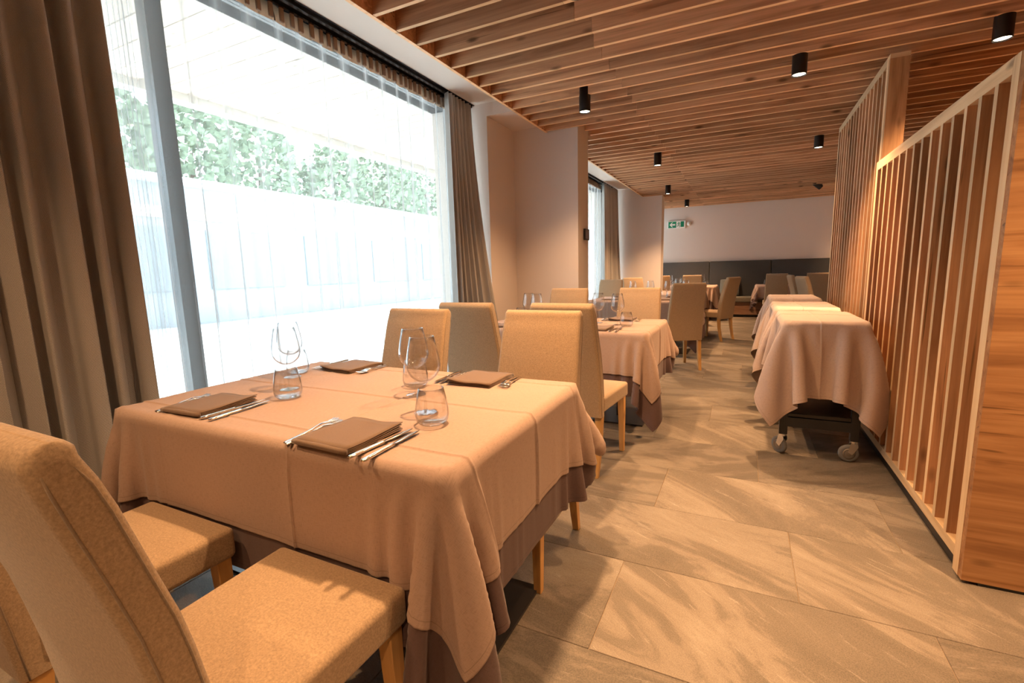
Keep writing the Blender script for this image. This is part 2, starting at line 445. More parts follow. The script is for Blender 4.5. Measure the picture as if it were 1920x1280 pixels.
# curtain slot + rails
for (ya, yb) in ((.35, 4.28), (5.24, 10.17)):
    r = thing('curtain_rail', 'black double curtain rail above the %s' % ('front window' if ya < 1 else 'second window behind the pillar'), 'curtain rail', (0, ya, ZS))
    ln = yb-ya
    MB().box(-2.705, -2.455, 0, ln, -.006, -.0005).build('back_plate', M['rail'], r)
    for nm, x in (('track', -2.49), ('track', -2.555), ('track', -2.63), ('track', -2.675)):
        MB().box(x-.012, x+.012, .01, ln-.01, -.024, -.006).build(nm, M['rail'], r)

# ------------------------------------------------------------------ curtains
def curtain(name, label, cat, mt, pts_fn, ny, nz, z0, z1, thick=0, parent=None):
    vs, uv = [], []
    for j in range(nz+1):
        t = j/nz; z = z0+(z1-z0)*t
        for i in range(ny+1):
            s = i/ny; x, y = pts_fn(s, t); vs.append((x, y, z)); uv.append((s, t))
    fs = [(j*(ny+1)+i, j*(ny+1)+i+1, (j+1)*(ny+1)+i+1, (j+1)*(ny+1)+i) for j in range(nz) for i in range(ny)]
    me = bpy.data.meshes.new(name); me.from_pydata(vs, [], fs); me.materials.append(mt)
    # metric uv: arc length along the fold
    arr = np.array(vs).reshape(nz+1, ny+1, 3)
    d = np.linalg.norm(np.diff(arr[nz//2], axis=0), axis=1); S = np.concatenate([[0], np.cumsum(d)])
    ul = me.uv_layers.new(name='UVMap')
    li = np.array([l.vertex_index for l in me.loops])
    u = S[li % (ny+1)]; v_ = np.array(vs)[li, 2]
    ul.data.foreach_set('uv', np.stack([u, v_], 1).ravel().astype(np.float32))
    me.polygons.foreach_set('use_smooth', [True]*len(fs)); me.update()
    o = link(name, me, parent)
    if thick:
        so = o.modifiers.new('thickness', 'SOLIDIFY'); so.thickness = thick; so.offset = 0
    if label: tag(o, label, cat)
    return o
def folds(seed, n, ya, yb, amp, x0, flare=0.0, lean=0.0, ampT=.5, dens=None):
    rg = random.Random(seed)
    ph = [rg.uniform(-.35, .35) for _ in range(n+2)]; am = [rg.uniform(.65, 1.25) for _ in range(n+2)]
    def fn(s, t):
        k = s*n; i = int(min(k, n-1e-6)); f = k-i
        a = am[i]*(1-f)+am[i+1]*f
        p = ph[i]*(1-f)+ph[i+1]*f
        A = amp*a*(ampT+(1-ampT)*(1-t)**.6)
        w = math.cos(2*PI*(k+p*(1-.4*t)))
        w = math.copysign(abs(w)**.8, w)
        ss = s if dens is None else dens(s)
        y = ya+(yb-ya)*ss+.35*(yb-ya)/n*math.sin(4*PI*k+1.0)*.35*(1-t)
        return x0+A*w+flare*(1-t)**1.6*s, y+lean*(1-t)**1.6*s
    return fn
curtain('drape', 'dark grey-brown heavy drape hanging in deep folds beside the near chair', 'curtain', M['drape'], folds(3, 13, -.12, 1.19, .05, -2.5, ampT=.8), 300, 16, .015, 2.80, .004)
curtain('drape', 'grey-brown drape gathered beside the orange recess, right of the big white sheer', 'curtain', M['drape'], folds(5, 7, 3.80, 4.20, .045, -2.47, flare=.31, lean=.06, ampT=.6), 140, 16, .015, 2.80, .004)
curtain('drape', 'grey-brown drape of the second window, hanging beyond the first pillar', 'curtain', M['drape'], folds(9, 6, 9.0, 10.08, .05, -2.46, flare=.12, ampT=.6), 120, 12, .015, 2.80, .004)
def sheer(label, ya, yb, n, seed, stripes):
    # a stack of dense folds at the near end, then a loose spread
    dn = (lambda s: s if s > .16 else s) if not stripes else (lambda s: .02*s/.06 if s < .06 else (.02+(s-.06)/.94*.98))
    b = curtain('sheer_curtain', label, 'sheer curtain', M['sheer'], folds(seed, n, ya, yb, .045, -2.60, ampT=.35), n*14, 14, .02, 2.80)
    tp = curtain('header_tape', None, None, M['header'], folds(seed, n, ya, yb, .012, -2.59, ampT=.75), n*8, 1, 2.715, 2.803, .002, parent=b)
    rg = random.Random(seed); y = ya+.05
    while y < yb-.03:
        w = rg.uniform(.022, .034)
        MB().rbox((.009, w/2, .043), .006, k=1, flat=1).build('pleat', M['pleat'], b, loc=(-2.568, y, 2.759))
        y += rg.uniform(.055, .085)
    return b
M['pleat'] = felt('shaded_header_pleat', (.25, .155, .10), .15, 300)  # brown is the shade of the backlit gathers, put into the colour
hm = bpy.data.materials.new('beige_header_tape'); hm.use_nodes = True
_nt = hm.node_tree; _b = _nt.nodes['Principled BSDF']; _b.inputs['Base Color'].default_value = (.72, .62, .52, 1)
_tl = N(_nt, 'ShaderNodeBsdfTranslucent'); _tl.inputs[0].default_value = (.78, .66, .54, 1)
_mx = N(_nt, 'ShaderNodeMixShader'); _mx.inputs[0].default_value = .4
L(_nt, _b.outputs[0], _mx.inputs[1]); L(_nt, _tl.outputs[0], _mx.inputs[2]); L(_nt, _mx.outputs[0], _nt.nodes['Material Output'].inputs[0])
M['header'] = hm
sheer('wide white sheer curtain glowing in front of the big front window', 1.02, 4.13, 17, 11, True)
sheer('white sheer curtain of the second window, seen between the two pillars', 5.3, 9.3, 20, 12, False)
sheer('white sheer curtain of the rearmost window, beside the bench', 10.52, 12.6, 11, 13, False)
# the second layer: bunched sheer stack at the front end
b2 = curtain('sheer_curtain', 'narrow bunched white sheer gathered next to the dark near drape', 'sheer curtain', M['sheer'], folds(21, 7, 1.27, 1.42, .014, -2.668, ampT=.9), 100, 12, .02, 2.80)

# ------------------------------------------------------------------ slatted oak screens on the right
def screen(label, x, ya, yb, z1, n, depth, endw):
    t = thing('slatted_screen', label, 'screen', (x, ya, 0)); Ln = yb-ya; z0 = .065
    MB().box(.02, depth, .02, Ln-.02, 0, z0).build('plinth', M['black'], t)
    em = [M['endpanel'], M['edgez']]
    for y in (0, Ln-.05): MB().box(0, depth, y, y+.05, z0 if y else .012, z1, [0, 0, 0, 0, 1, 0]).build('post', [M['fin'], M['edgez']], t)
    ey = [M['fin'], wood_y]
    MB().box(0, depth, .0505, Ln-.0505, z0, z0+.045, [1, 1, 1, 1, 1, 1]).build('rail', ey, t)
    MB().box(0, depth, .0505, Ln-.0505, z1-.055, z1, [1, 1, 1, 1, 1, 1]).build('rail', ey, t)
    me = MB().box(0, depth, -.0145, .0145, z0+.0455, z1-.0555, [0, 0, 0, 0, 1, 0]).mesh('slat', [M['fin'], M['edgez']])
    for k in range(1, n+1):
        link('slat', me, t, (0, .025+(Ln-.05)*k/(n+1), 0))
    return t
wood_y = wood('pale_plywood_rail', 1, (.76, .58, .36), (.70, .50, .29), (.56, .37, .2), crack=False)
s1 = screen('slatted wooden screen nearest the camera, with a sloping-looking pale frame', .775, 2.205, 4.09, 1.86, 13, .10, 0)
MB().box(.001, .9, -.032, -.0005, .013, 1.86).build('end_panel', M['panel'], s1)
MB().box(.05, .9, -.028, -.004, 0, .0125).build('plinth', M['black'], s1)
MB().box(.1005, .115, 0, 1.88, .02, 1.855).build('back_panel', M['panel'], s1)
s2 = screen('taller slatted wooden screen behind the near one, reaching almost to the ceiling', .832, 4.29, 6.22, 2.592, 14, .10, 0)
MB().box(.001, .112, -.03, -.0005, .013, 2.565).build('end_panel', M['endpanel'], s2)
MB().box(0, .112, -.03, .0, 2.5655, 2.594).build('end_cap', M['edge'], s2)
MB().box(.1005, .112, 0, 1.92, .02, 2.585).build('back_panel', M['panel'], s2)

# ------------------------------------------------------------------ chairs
def make_chair(label, loc, rotz):
    t = thing('dining_chair', label, 'chair', loc, rotz, None)
    def crown(q):
        x, y, z = q
        x *= 1-.05*(0.22-y)/.44 if y < .22 else 1
        if z > 0: z += .012*max(0, 1-(x/.2)**2)*max(0, 1-((y)/.2)**2)
        return (x, y, z)
    seat = MB().rbox((.217, .222, .047), .018, (0, .018, .421), 3, 6, crown).build('seat', M['felt'], t, True)
    # seam round the top of the seat
    loop = []
    for (x, y) in ((.2, .222), (.212, .21), (.205, -.16)): loop.append((x, y+.015, .4585))
    lp = [(-x, y, z) for x, y, z in loop[::-1]]+[(0, .241, .4585)]+loop
    lp = [(-.2, -.145, .4585), (-.211, .22, .4585), (-.2, .236, .4585), (.2, .236, .4585), (.211, .22, .4585), (.2, -.145, .4585)]
    MB().tube(lp, .0022, 6).build('piping', M['pipe'], seat, True)
    F = [(.352, -.176), (.47, -.183), (.58, -.194), (.66, -.206), (.725, -.219), (.82, -.245), (.91, -.269), (.953, -.283), (.99, -.299)]
    B = [(.352, -.238), (.47, -.25), (.58, -.263), (.66, -.276), (.725, -.288), (.82, -.312), (.91, -.337), (.953, -.348), (.985, -.356)]
    rings = []; outl = []
    def ring(yf, zf, yb, zb, w):
        # rounded rectangle between front (yf,zf) and back (yb,zb)
        r = .016; out = []
        q = [(w, yf, zf, -1, 1), (-w, yf, zf, 1, 1), (-w, yb, zb, 1, 0), (w, yb, zb, -1, 0)]
        dy, dz = yb-yf, zb-zf; ln = math.hypot(dy, dz); r = min(r, ln*.45); uy, uz = dy/ln, dz/ln
        cs = [(w-r, r), (-w+r, r), (-w+r, ln-r), (w-r, ln-r)]
        a0 = [-90, -180, -270, -360]
        for ci, (cx, cl) in enumerate(cs):
            for st in range(4):
                a = math.radians([0, 270, 180, 90][ci]-st*30)
                xx = cx+r*math.cos(a); ll = cl+r*math.sin(a)
                out.append((xx, yf+uy*ll, zf+uz*ll))
        return out
    for (zf, yf), (zb, yb) in zip(F, B):
        w = .202-.014*max(0, (zf-.55)/.45)
        rings.append(ring(yf, zf, yb, zb, w))
    for a in (25, 50, 70, 85):           # rolled top
        a = math.radians(a); cyy, cz = -.328, .988; h = .030*math.cos(a); z = cz+.028*math.sin(a)
        w = .188-.006*(1-math.cos(a))
        rings.append(ring(cyy+h, z+h*.12, cyy-h, z-h*.12, w))
    bk = MB().loft(rings).build('backrest', M['felt'], t); auto(bk, 60)
    for sg in (-1, 1):
        wd = lambda z: sg*(.2018-.014*max(0, (z-.55)/.45))
        line = [(wd(z), y-.013, z) for z, y in F[1:-1]]+[(sg*.1868, -.309, .978), (sg*.1855, -.322, .994), (sg*.1855, -.334, .994), (sg*.1868, -.340, .978)]+[(wd(z), y+.013, z) for z, y in B[-2::-1]]
        MB().tube(line, .0019, 5).build('piping', M['pipe'], bk, True)
    def leg(pts):
        rg = []
        for (x, y, z, a) in pts: rg.append([(x+a, y+a, z), (x-a, y+a, z), (x-a, y-a, z), (x+a, y-a, z)])
        o = MB().loft(rg).build('leg', M['leg'], t)
        bv = o.modifiers.new('bevel', 'BEVEL'); bv.width = .002; bv.segments = 1
    for sg in (-1, 1):
        leg([(sg*.186, .212, 0, .0145), (sg*.185, .209, .2, .018), (sg*.183, .204, .378, .0215)])
        leg([(sg*.178, -.262, 0, .0145), (sg*.179, -.236, .10, .017), (sg*.179, -.215, .22, .019), (sg*.178, -.204, .353, .021)])
    return t
R = math.radians
ch = make_chair('beige felt dining chair in the foreground, its back close to the camera', (-.905, .56, 0), 0)
G = None
chairs = [
 ((-1.552, .565, 0), 0, 'beige felt chair half hidden behind the foreground chair, nearest the dark drape'),
 ((-.835, 1.70, 0), 180, 'beige felt chair brightly lit behind the front table, facing the camera on the aisle side'),
 ((-1.545, 1.70, 0), 180, 'beige felt chair behind the front table, facing the camera on the window side'),
 ((-.885, 2.80, 0), -4, 'beige felt chair with its back to the front table, at the second table'),
 ((-1.53, 2.80, 0), 0, 'grey-lit felt chair seen from behind, on the window side of the second table'),
 ((-1.55, 4.14, 0), 180, 'felt chair facing the camera behind the second table, in front of the pillar'),
 ((-.875, 4.14, 0), 178, 'felt chair facing the camera behind the second table, aisle side'),
 ((-.70, 5.92, 0), 28, 'felt chair turned away from the camera at the aisle corner of the third table'),
 ((-1.97, 7.44, 0), 180, 'felt chair against the second sheer curtain, facing the camera at the third table'),
 ((-1.72, 8.72, 0), -150, 'felt chair beyond the third table, turned sideways by the second drape'),
 ((-.44, 8.41, 0), 63, 'felt chair standing sideways in the aisle, facing the window tables'),
 ((-1.62, 10.95, 0), 0, 'felt chair half hidden by the far pillar, facing the dark bench'),
 ((-.98, 10.95, 0), 0, 'felt chair facing the dark bench, left of the grey pillow'),
 ((.575, 10.95, 0), 0, 'felt chair facing the dark bench, behind the covered trolleys'),
 ((1.26, 10.95, 0), 0, 'felt chair facing the dark bench, partly behind the tall screen'),
 ((1.02, 9.2, 0), -84, 'felt chair seen edge-on behind the trolleys, the farther of the two'),
 ((1.07, 8.2, 0), -74, 'felt chair seen edge-on behind the trolleys, beside the tall screen'),
]
for loc, rz, lab in chairs: dup(ch, loc, R(rz), lab)

# ------------------------------------------------------------------ table linen: a small position-based cloth solver
def collide(Q, TW, TD, zt, r=.010):
    hwx, hwy = TW/2, TD/2
    ax, ay = np.abs(Q[..., 0]), np.abs(Q[..., 1])
    ex = ax-(hwx-r); ey = ay-(hwy-r); ez = Q[..., 2]-(zt-r)
    near = (ex < r) & (ey < r) & (ez < r)
    px, py, pz = np.maximum(ex, 0), np.maximum(ey, 0), np.maximum(ez, 0)
    ln = np.sqrt(px*px+py*py+pz*pz)+1e-9
    out = near & (np.maximum(ez, np.maximum(ex, ey)) > 0)
    pen = np.where(out, np.maximum(r-ln, 0), 0)
    Q[..., 0] += pen*px/ln*np.sign(Q[..., 0]); Q[..., 1] += pen*py/ln*np.sign(Q[..., 1]); Q[..., 2] += pen*pz/ln
    deep = near & ~out; hi = deep & (ez > -.04)
    Q[..., 2] = np.where(hi, zt, Q[..., 2])
    lo = deep & ~hi; xs_ = lo & (ex > ey); ys_ = lo & ~xs_
    Q[..., 0] = np.where(xs_, np.sign(Q[..., 0])*hwx, Q[..., 0]); Q[..., 1] = np.where(ys_, np.sign(Q[..., 1])*hwy, Q[..., 1])
def simulate(TW, TD, zt, dx, dy, seats, h=.0215, steps=640, seed=1, fl=.004):
    nx = int(round((TW+2*dx)/h))+1; ny = int(round((TD+2*dy)/h))+1
    hx = (TW+2*dx)/(nx-1); hy = (TD+2*dy)/(ny-1)
    X, Y = np.meshgrid(np.linspace(-TW/2-dx, TW/2+dx, nx), np.linspace(-TD/2-dy, TD/2+dy, ny))
    rg = np.random.RandomState(seed)
    ov = np.maximum(np.abs(X)-TW/2, 0)+np.maximum(np.abs(Y)-TD/2, 0)
    ox = np.maximum(np.abs(X)-TW/2, 0); oy = np.maximum(np.abs(Y)-TD/2, 0)
    P = np.stack([X-np.sign(X)*ox*.35, Y-np.sign(Y)*oy*.35, zt+.003+rg.rand(ny, nx)*.002-np.maximum(ox, oy)*.75], -1); V = np.zeros_like(P)
    dt = 1/240.
    def solve(A, B, r, k):
        d = B-A; l = np.sqrt((d*d).sum(-1, keepdims=True))+1e-9
        c = d*((l-r)/l)*(.5*k); A += c; B -= c
    def push(A, B, r, k):
        d = B-A; l = np.sqrt((d*d).sum(-1, keepdims=True))+1e-9
        c = d*(np.minimum(l-r, 0)/l)*(.5*k); A += c; B -= c
    dg = math.hypot(hx, hy)
    for it in range(steps):
        V[..., 2] -= 9.8*dt; V *= .985 if it < steps*.75 else .95
        Q = P+V*dt
        for _ in range(3):
            for s0 in (0, 1): solve(Q[:, s0:nx-1:2], Q[:, s0+1:nx:2], hx, 1)
            for s0 in (0, 1): solve(Q[s0:ny-1:2], Q[s0+1:ny:2], hy, 1)
        for s0 in (0, 1):
            solve(Q[s0:ny-1:2, :-1], Q[s0+1:ny:2, 1:], dg, .6)
            solve(Q[s0:ny-1:2, 1:], Q[s0+1:ny:2, :-1], dg, .6)
        for st, mn, kk in ((2, .92, .7), (4, .5, .4), (8, .22, .3)):
            for s0 in range(2*st):
                A, B = Q[:, s0:nx-st:2*st], Q[:, s0+st:nx:2*st]
                if A.shape[1]: push(A, B, st*hx*mn, kk)
                A, B = Q[s0:ny-st:2*st], Q[s0+st:ny:2*st]
                if A.shape[0]: push(A, B, st*hy*mn, kk)
                if st == 4:
                    for cc in (0, 1):
                        A, B = Q[s0:ny-st:2*st, :nx-st], Q[s0+st:ny:2*st, st:]
                        if cc: A, B = Q[s0:ny-st:2*st, st:], Q[s0+st:ny:2*st, :nx-st]
                        if A.shape[0]: push(A, B, st*dg*.40, .3)
        collide(Q, TW, TD, zt)
        for (a, b_, c_, d_, z1) in seats:
            if it < steps*.45: continue
            ins = (Q[..., 0] > a) & (Q[..., 0] < b_) & (Q[..., 1] > c_) & (Q[..., 1] < d_) & (Q[..., 2] < z1) & (Q[..., 2] > z1-.12)
            Q[..., 2] = np.where(ins, np.minimum(z1, Q[..., 2]+.004), Q[..., 2])
        np.maximum(Q[..., 2], fl, out=Q[..., 2])
        top = (np.abs(X) < TW/2-.02) & (np.abs(Y) < TD/2-.02)
        Q[top, 0] = X[top]; Q[top, 1] = Y[top]; Q[top, 2] = zt
        V = (Q-P)/dt
        sp = np.linalg.norm(V, axis=-1, keepdims=True); V *= np.minimum(1, 2.5/(sp+1e-9))
        P = Q
    return P, (nx, ny)
def cubic(P, u, axis):
    n = P.shape[axis]; f = np.clip(u, 0, 1)*(n-1); i = np.clip(np.floor(f).astype(int), 0, n-2); t = f-i
    g = lambda k: np.take(P, np.clip(i+k, 0, n-1), axis=axis)
    sh = [1, 1, 1]; sh[axis] = -1; t = t.reshape(sh)
    p0, p1, p2, p3 = g(-1), g(0), g(1), g(2)
    return .5*((2*p1)+(-p0+p2)*t+(2*p0-5*p1+4*p2-p3)*t*t+(-p0+3*p1-3*p2+p3)*t**3)
def cloth_mesh(name, P, full, crop, mt, off, box, creases=((), ()), ext=0, res=.014, slit=None):
    """crop: overhang cut from every side (x, y); full = cloth size"""
    FW, FH = full; w, h_ = FW-2*crop[0], FH-2*crop[1]
    def axis(n_len, lines):
        a = list(np.linspace(0, n_len, int(n_len/res)))
        for c in lines:
            a = [q for q in a if abs(q-c) > .009]; a += [c-.009, c-.006, c-.003, c-.001, c+.001, c+.003, c+.006, c+.009]
        a = [q for q in a if .006 < q < n_len-.006]+[0, .004, n_len-.004, n_len]
        return np.array(sorted(a))
    ux, uy = axis(w, creases[0]), axis(h_, creases[1])
    if ext:   # same sample lines as the cloth above, continued outwards
        e = [ext-q for q in np.linspace(0, ext-.004, int(ext/res))[1:]]+[0, .0]
        f = lambda a, n: np.array(sorted(set([0.0, .004]+[q for q in e if q > .006])|set((a+ext).tolist())|set([n+2*ext-q for q in [0.0, .004]+[q for q in e if q > .006]])))
        cr = creases; ux, uy = f(ux, w), f(uy, h_)
        creases = ((), ()); crop = (0, 0)
    Q = cubic(cubic(P, (ux+crop[0])/FW, 1), (uy+crop[1])/FH, 0)
    collide(Q, *box)
    du = np.gradient(Q, axis=1); dv = np.gradient(Q, axis=0)
    nn = np.cross(du, dv); nn /= np.linalg.norm(nn, axis=-1, keepdims=True)+1e-9
    for _ in range(3):
        nn[1:-1, 1:-1] = (nn[1:-1, 1:-1]+.5*(nn[:-2, 1:-1]+nn[2:, 1:-1]+nn[1:-1, :-2]+nn[1:-1, 2:]))
        nn /= np.linalg.norm(nn, axis=-1, keepdims=True)+1e-9
    D = np.full(Q.shape[:2], off)
    for c in creases[0]: D += (.0022*np.exp(-((ux-c)/.004)**2)+.0016*np.tanh((ux-c)/.002)*np.exp(-((ux-c)/.02)**2))[None, :]
    for c in creases[1]: D += (.0022*np.exp(-((uy-c)/.004)**2)+.0016*np.tanh((uy-c)/.002)*np.exp(-((uy-c)/.02)**2))[:, None]
    xx, yy = np.meshgrid(ux, uy)
    if slit:   # fold edges standing open where the pressed creases run down the hanging sides
        c, vmax = slit[0]; g = np.clip((vmax-yy)/.06, 0, 1)
        D += g*.0075*np.where(xx < c, np.exp((xx-c)/.035), 0)
        c, umin = slit[1]; g = np.clip((xx-umin)/.06, 0, 1)
        D += g*.0065*np.where(yy > c, np.exp((c-yy)/.035), 0)
    D += .0010*np.sin(xx*21+np.sin(yy*9)*1.5)*np.sin(yy*17+np.sin(xx*7))
    Q = Q+nn*D[..., None]
    nx, ny = len(ux), len(uy)
    idx = np.arange(nx*ny).reshape(ny, nx)
    fs = np.stack([idx[:-1, :-1], idx[:-1, 1:], idx[1:, 1:], idx[1:, :-1]], -1).reshape(-1, 4)
    me = bpy.data.meshes.new(name); me.from_pydata(Q.reshape(-1, 3).tolist(), [], fs.tolist()); me.materials.append(mt)
    ul = me.uv_layers.new(name='UVMap'); fl = fs.ravel()
    ul.data.foreach_set('uv', np.stack([xx.ravel()[fl], yy.ravel()[fl]], 1).ravel().astype(np.float32))
    me.polygons.foreach_set('use_smooth', [True]*len(fs)); me.update(); return me
def put_cloth(name, me, loc, rotz, label, cat):
    o = link(name, me, None, loc, rotz); so = o.modifiers.new('thickness', 'SOLIDIFY'); so.thickness = .0014; so.offset = 0
    return tag(o, label, cat)

TW, TD, ZT = 1.428, .932, .748
SEATS = [(.235, .675, .10, .70, .478), (-.475, -.033, .10, .70, .478)][:2]
DU = .41
PT, _ = simulate(TW, TD, ZT, DU, DU, SEATS)
FULL = (TW+2*DU, TD+2*DU)
dt_ = .27; crop = DU-dt_
M['under'] = cloth_mat('brown_underlinen', UNDER, FULL[0], FULL[1])
M['top'] = cloth_mat('tan_tablelinen', CLOTH, FULL[0]-2*crop, FULL[1]-2*crop)
cx0 = (FULL[0]-2*crop)/2; cy0 = (FULL[1]-2*crop)/2
CR = ((cx0+.20, cx0-.42), (cy0-.365, cy0+.015, cy0+.39))
under_me = cloth_mesh('undercloth', PT, FULL, (crop, crop), M['under'], .001, (TW, TD, ZT), CR, ext=crop)
top_me = cloth_mesh('tablecloth', PT, FULL, (crop, crop), M['top'], .006, (TW, TD, ZT), CR, slit=((cx0+.20, dt_), (cy0+.015, FULL[0]-2*crop-dt_)))

ZCL = ZT+.0085   # cloth surface height
def table(cx, cyy, rotz, lab_t, lab_c, lab_u):
    t = thing('dining_table', lab_t, 'table', (cx, cyy, 0), rotz)
    MB().rbox((TW/2-.01, TD/2-.01, .012), .006, (0, 0, ZT-.022), 2, 1).build('tabletop', M['dark_board'], t)
    for x in (.43, -.43):
        p = MB().box(x-.03, x+.03, -.03, .03, .012, ZT-.031).build('pedestal', M['black'], t)
        b = MB().box(x-.21, x+.21, -.21, .21, 0, .012).build('base_plate', M['satin_black'], t)
    put_cloth('undercloth', under_me, (cx, cyy, 0), rotz, lab_u, 'tablecloth')
    put_cloth('tablecloth', top_me, (cx, cyy, 0), rotz, lab_c, 'tablecloth')
T = {'front': (-1.291, 1.292, 0), 'second': (-1.291, 3.735, 0), 'third': (-1.30, 7.02, 0), 'side': (-1.08, 8.62, 90), 'pillar bench': (-1.27, 11.72, 0), 'screen bench': (.945, 11.72, 180), 'hidden': (1.95, 8.9, 90)}
words = {'front': 'the front table', 'second': 'the second table', 'third': 'the third table', 'side': 'the aisle table beyond the third', 'pillar bench': 'the bench table behind the far pillar', 'screen bench': 'the bench table behind the trolleys', 'hidden': 'the table behind the tall screen'}
for k, (x, y, rz) in T.items():
    w = words[k]
    table(x, y, R(rz), 'black pedestal dining table under the linen of '+w, 'tan top tablecloth draped over '+w, 'dark brown undercloth hanging below the tan cloth of '+w)

# ------------------------------------------------------------------ glasses, cutlery, napkins
GP = [(.0365, 0), (.037, .0012), (.030, .003), (.010, .0055), (.0048, .012), (.0040, .03), (.0040, .075), (.0055, .092), (.014, .1005), (.030, .109), (.0435, .122), (.0515, .138), (.0540, .152), (.0530, .168), (.0490, .195), (.0435, .222), (.0385, .247)]
GI = [(.0374, .2475), (.0424, .222), (.0479, .195), (.0519, .168), (.0529, .152), (.0504, .1385), (.0424, .123), (.029, .1105), (.012, .1025), (0, .101)]
wine_me = MB().lathe(GP+GI, 32).mesh('wine_glass', M['glass'], True)
TP = [(.030, 0), (.040, .002), (.0475, .012), (.0505, .028), (.0490, .048), (.0448, .075), (.0375, .108)]
TI = [(.0366, .1085), (.0437, .075), (.0477, .048), (.0490, .029), (.045, .014), (.034, .009), (0, .008)]
tumb_me = MB().lathe(TP+TI, 32).mesh('tumbler', M['glass'], True)
def ribbon(path, th):   # path: (y, halfwidth, z)
    b = MB(); rings = []
    for y, w, z in path: rings.append([(w, y, z-th/2), (w*.7, y, z+th/2), (-w*.7, y, z+th/2), (-w, y, z-th/2)])
    return b.loft(rings)
hand = [(-.105, .0065, .0025), (-.10, .0078, .0025), (-.07, .0068, .003), (-.02, .0045, .005), (.015, .0032, .0085), (.03, .0032, .0095)]
fk_handle = ribbon(hand, .0028).mesh('handle', M['chrome'], True)
b = ribbon([(.03, .0034, .0095), (.042, .0085, .0085), (.055, .0115, .006), (.063, .0118, .0045)], .0018)
for x in (-.0092, -.0031, .0031, .0092):
    b.loft([[(x+w, y, z-.0008), (x+w, y, z+.0008), (x-w, y, z+.0008), (x-w, y, z-.0008)] for y, z, w in ((.062, .0046, .0021), (.08, .0032, .0019), (.098, .0058, .001))])
fk_head = b.mesh('fork_head', M['chrome'], True)
kh = MB().loft([[(w*math.cos(a), y, .0048+h*math.sin(a)) for a in [2*PI*i/10 for i in range(10)]] for y, w, h in ((-.115, .004, .003), (-.112, .0072, .0044), (-.09, .0078, .0046), (-.04, .0064, .0042), (-.008, .0058, .004), (0, .0068, .0046), (.004, .0055, .0036))])
kn_handle = kh.mesh('handle', M['steel'], True)
kb = MB().loft([[(a, y, .0056), (0, y, .0062), (-c_, y, .005), (0, y, .004)] for y, a, c_ in ((.003, .0045, .0045), (.012, .0075, .0075), (.05, .0085, .0095), (.09, .008, .0095), (.11, .005, .006), (.118, .001, .001))])
kn_blade = kb.mesh('blade', M['steel'], True)
def napkin_mesh():
    # three folded layers with a rounded fold along the front edge
    W2, D2 = .098, .104; b = MB(); nx = 10
    def sheet(y0, y1, z0, lift, th=.0028):
        rings = []
        for i in range(nx+1):
            x = -W2+2*W2*i/nx
            e = lift*.55*max(0, (i/nx-.45)/.55)**2
            rg = []
            for k in range(9):
                y = y0+(y1-y0)*k/8; rg.append((x, y, z0+th+e*(k/8)**1.5+.0012*math.sin(i*.9+k*.7)))
            for k in range(8, -1, -1):
                y = y0+(y1-y0)*k/8; rg.append((x, y, z0+e*(k/8)**1.5+.0012*math.sin(i*.9+k*.7)))
            rings.append(rg)
        b.loft(rings)
    sheet(-D2, D2, .0008, .002); sheet(-D2+.002, D2-.006, .0045, .005); sheet(-D2, D2-.002, .0085, .010); sheet(-D2, D2+.002, .0122, .014)
    rings = []
    for i in range(nx+1):
        x = -W2+2*W2*i/nx
        rings.append([(x, -D2-.0085*math.cos(a), .0078+.0078*math.sin(a)) for a in [R(-90+180*k/8) for k in range(9)]]+[(x, -D2+.004, .0145), (x, -D2+.004, .001)])
    b.loft(rings)
    return b.mesh('napkin', M['napkin'], True)
nap_me = napkin_mesh()
proto = {}
def fork(loc, rz, label, tilt=0):
    if 'f' not in proto:
        t = thing('fork', label, 'fork', loc, rz); link('handle', fk_handle, t); link('fork_head', fk_head, t); proto['f'] = t
    else: t = dup(proto['f'], loc, rz, label)
    t.rotation_euler = (tilt, 0, rz); return t
def knife(loc, rz, label):
    if 'k' not in proto:
        t = thing('table_knife', label, 'knife', loc, rz); link('handle', kn_handle, t); link('blade', kn_blade, t); proto['k'] = t; return t
    return dup(proto['k'], loc, rz, label)
def setting(tk, place, nx_, ny_, rz, full=True, jit=0, only=None, wine=None, tumb=None):
    """(nx_, ny_) napkin centre in world, rz heading of the diner; items placed relative to it"""
    c, s = math.cos(rz), math.sin(rz)
    at = lambda x, y: (nx_+c*x-s*y, ny_+s*x+c*y)
    w = words[tk]; z = ZCL+.0008
    o = link('napkin', nap_me, None, (nx_, ny_, z), rz+R(-2+jit)); tag(o, 'folded napkin at %s of %s' % (place, w), 'napkin')
    if full:
        f1 = at(-.142, .0); f2 = at(-.122, -.008)
        fork((*f1, z), rz+R(5), 'outer fork at %s of %s' % (place, w), R(1.5))
        fork((*f2, z), rz+R(3), 'inner fork at %s of %s' % (place, w), R(.5))
        k1 = at(.125, -.01); k2 = at(.162, -.014)
        knife((*k1, z), rz+R(-3), 'inner knife at %s of %s' % (place, w))
        knife((*k2, z), rz+R(2), 'outer knife at %s of %s' % (place, w))
    if wine: tag(link('wine_glass', wine_me, None, (wine[0], wine[1], z)), 'wine glass at %s of %s' % (place, w), 'wine glass')
    if tumb: tag(link('tumbler', tumb_me, None, (tumb[0], tumb[1], z)), 'water tumbler at %s of %s' % (place, w), 'tumbler')
PLC = {'NR': 'the near aisle-side place', 'NL': 'the near window-side place', 'FR': 'the far aisle-side place', 'FL': 'the far window-side place'}
setting('front', PLC['NR'], -.965, .925, 0, wine=(-.905, 1.192), tumb=(-.819, 1.109))
setting('front', PLC['NL'], -1.668, .975, R(4), wine=(-1.612, 1.25), tumb=(-1.507, 1.161))
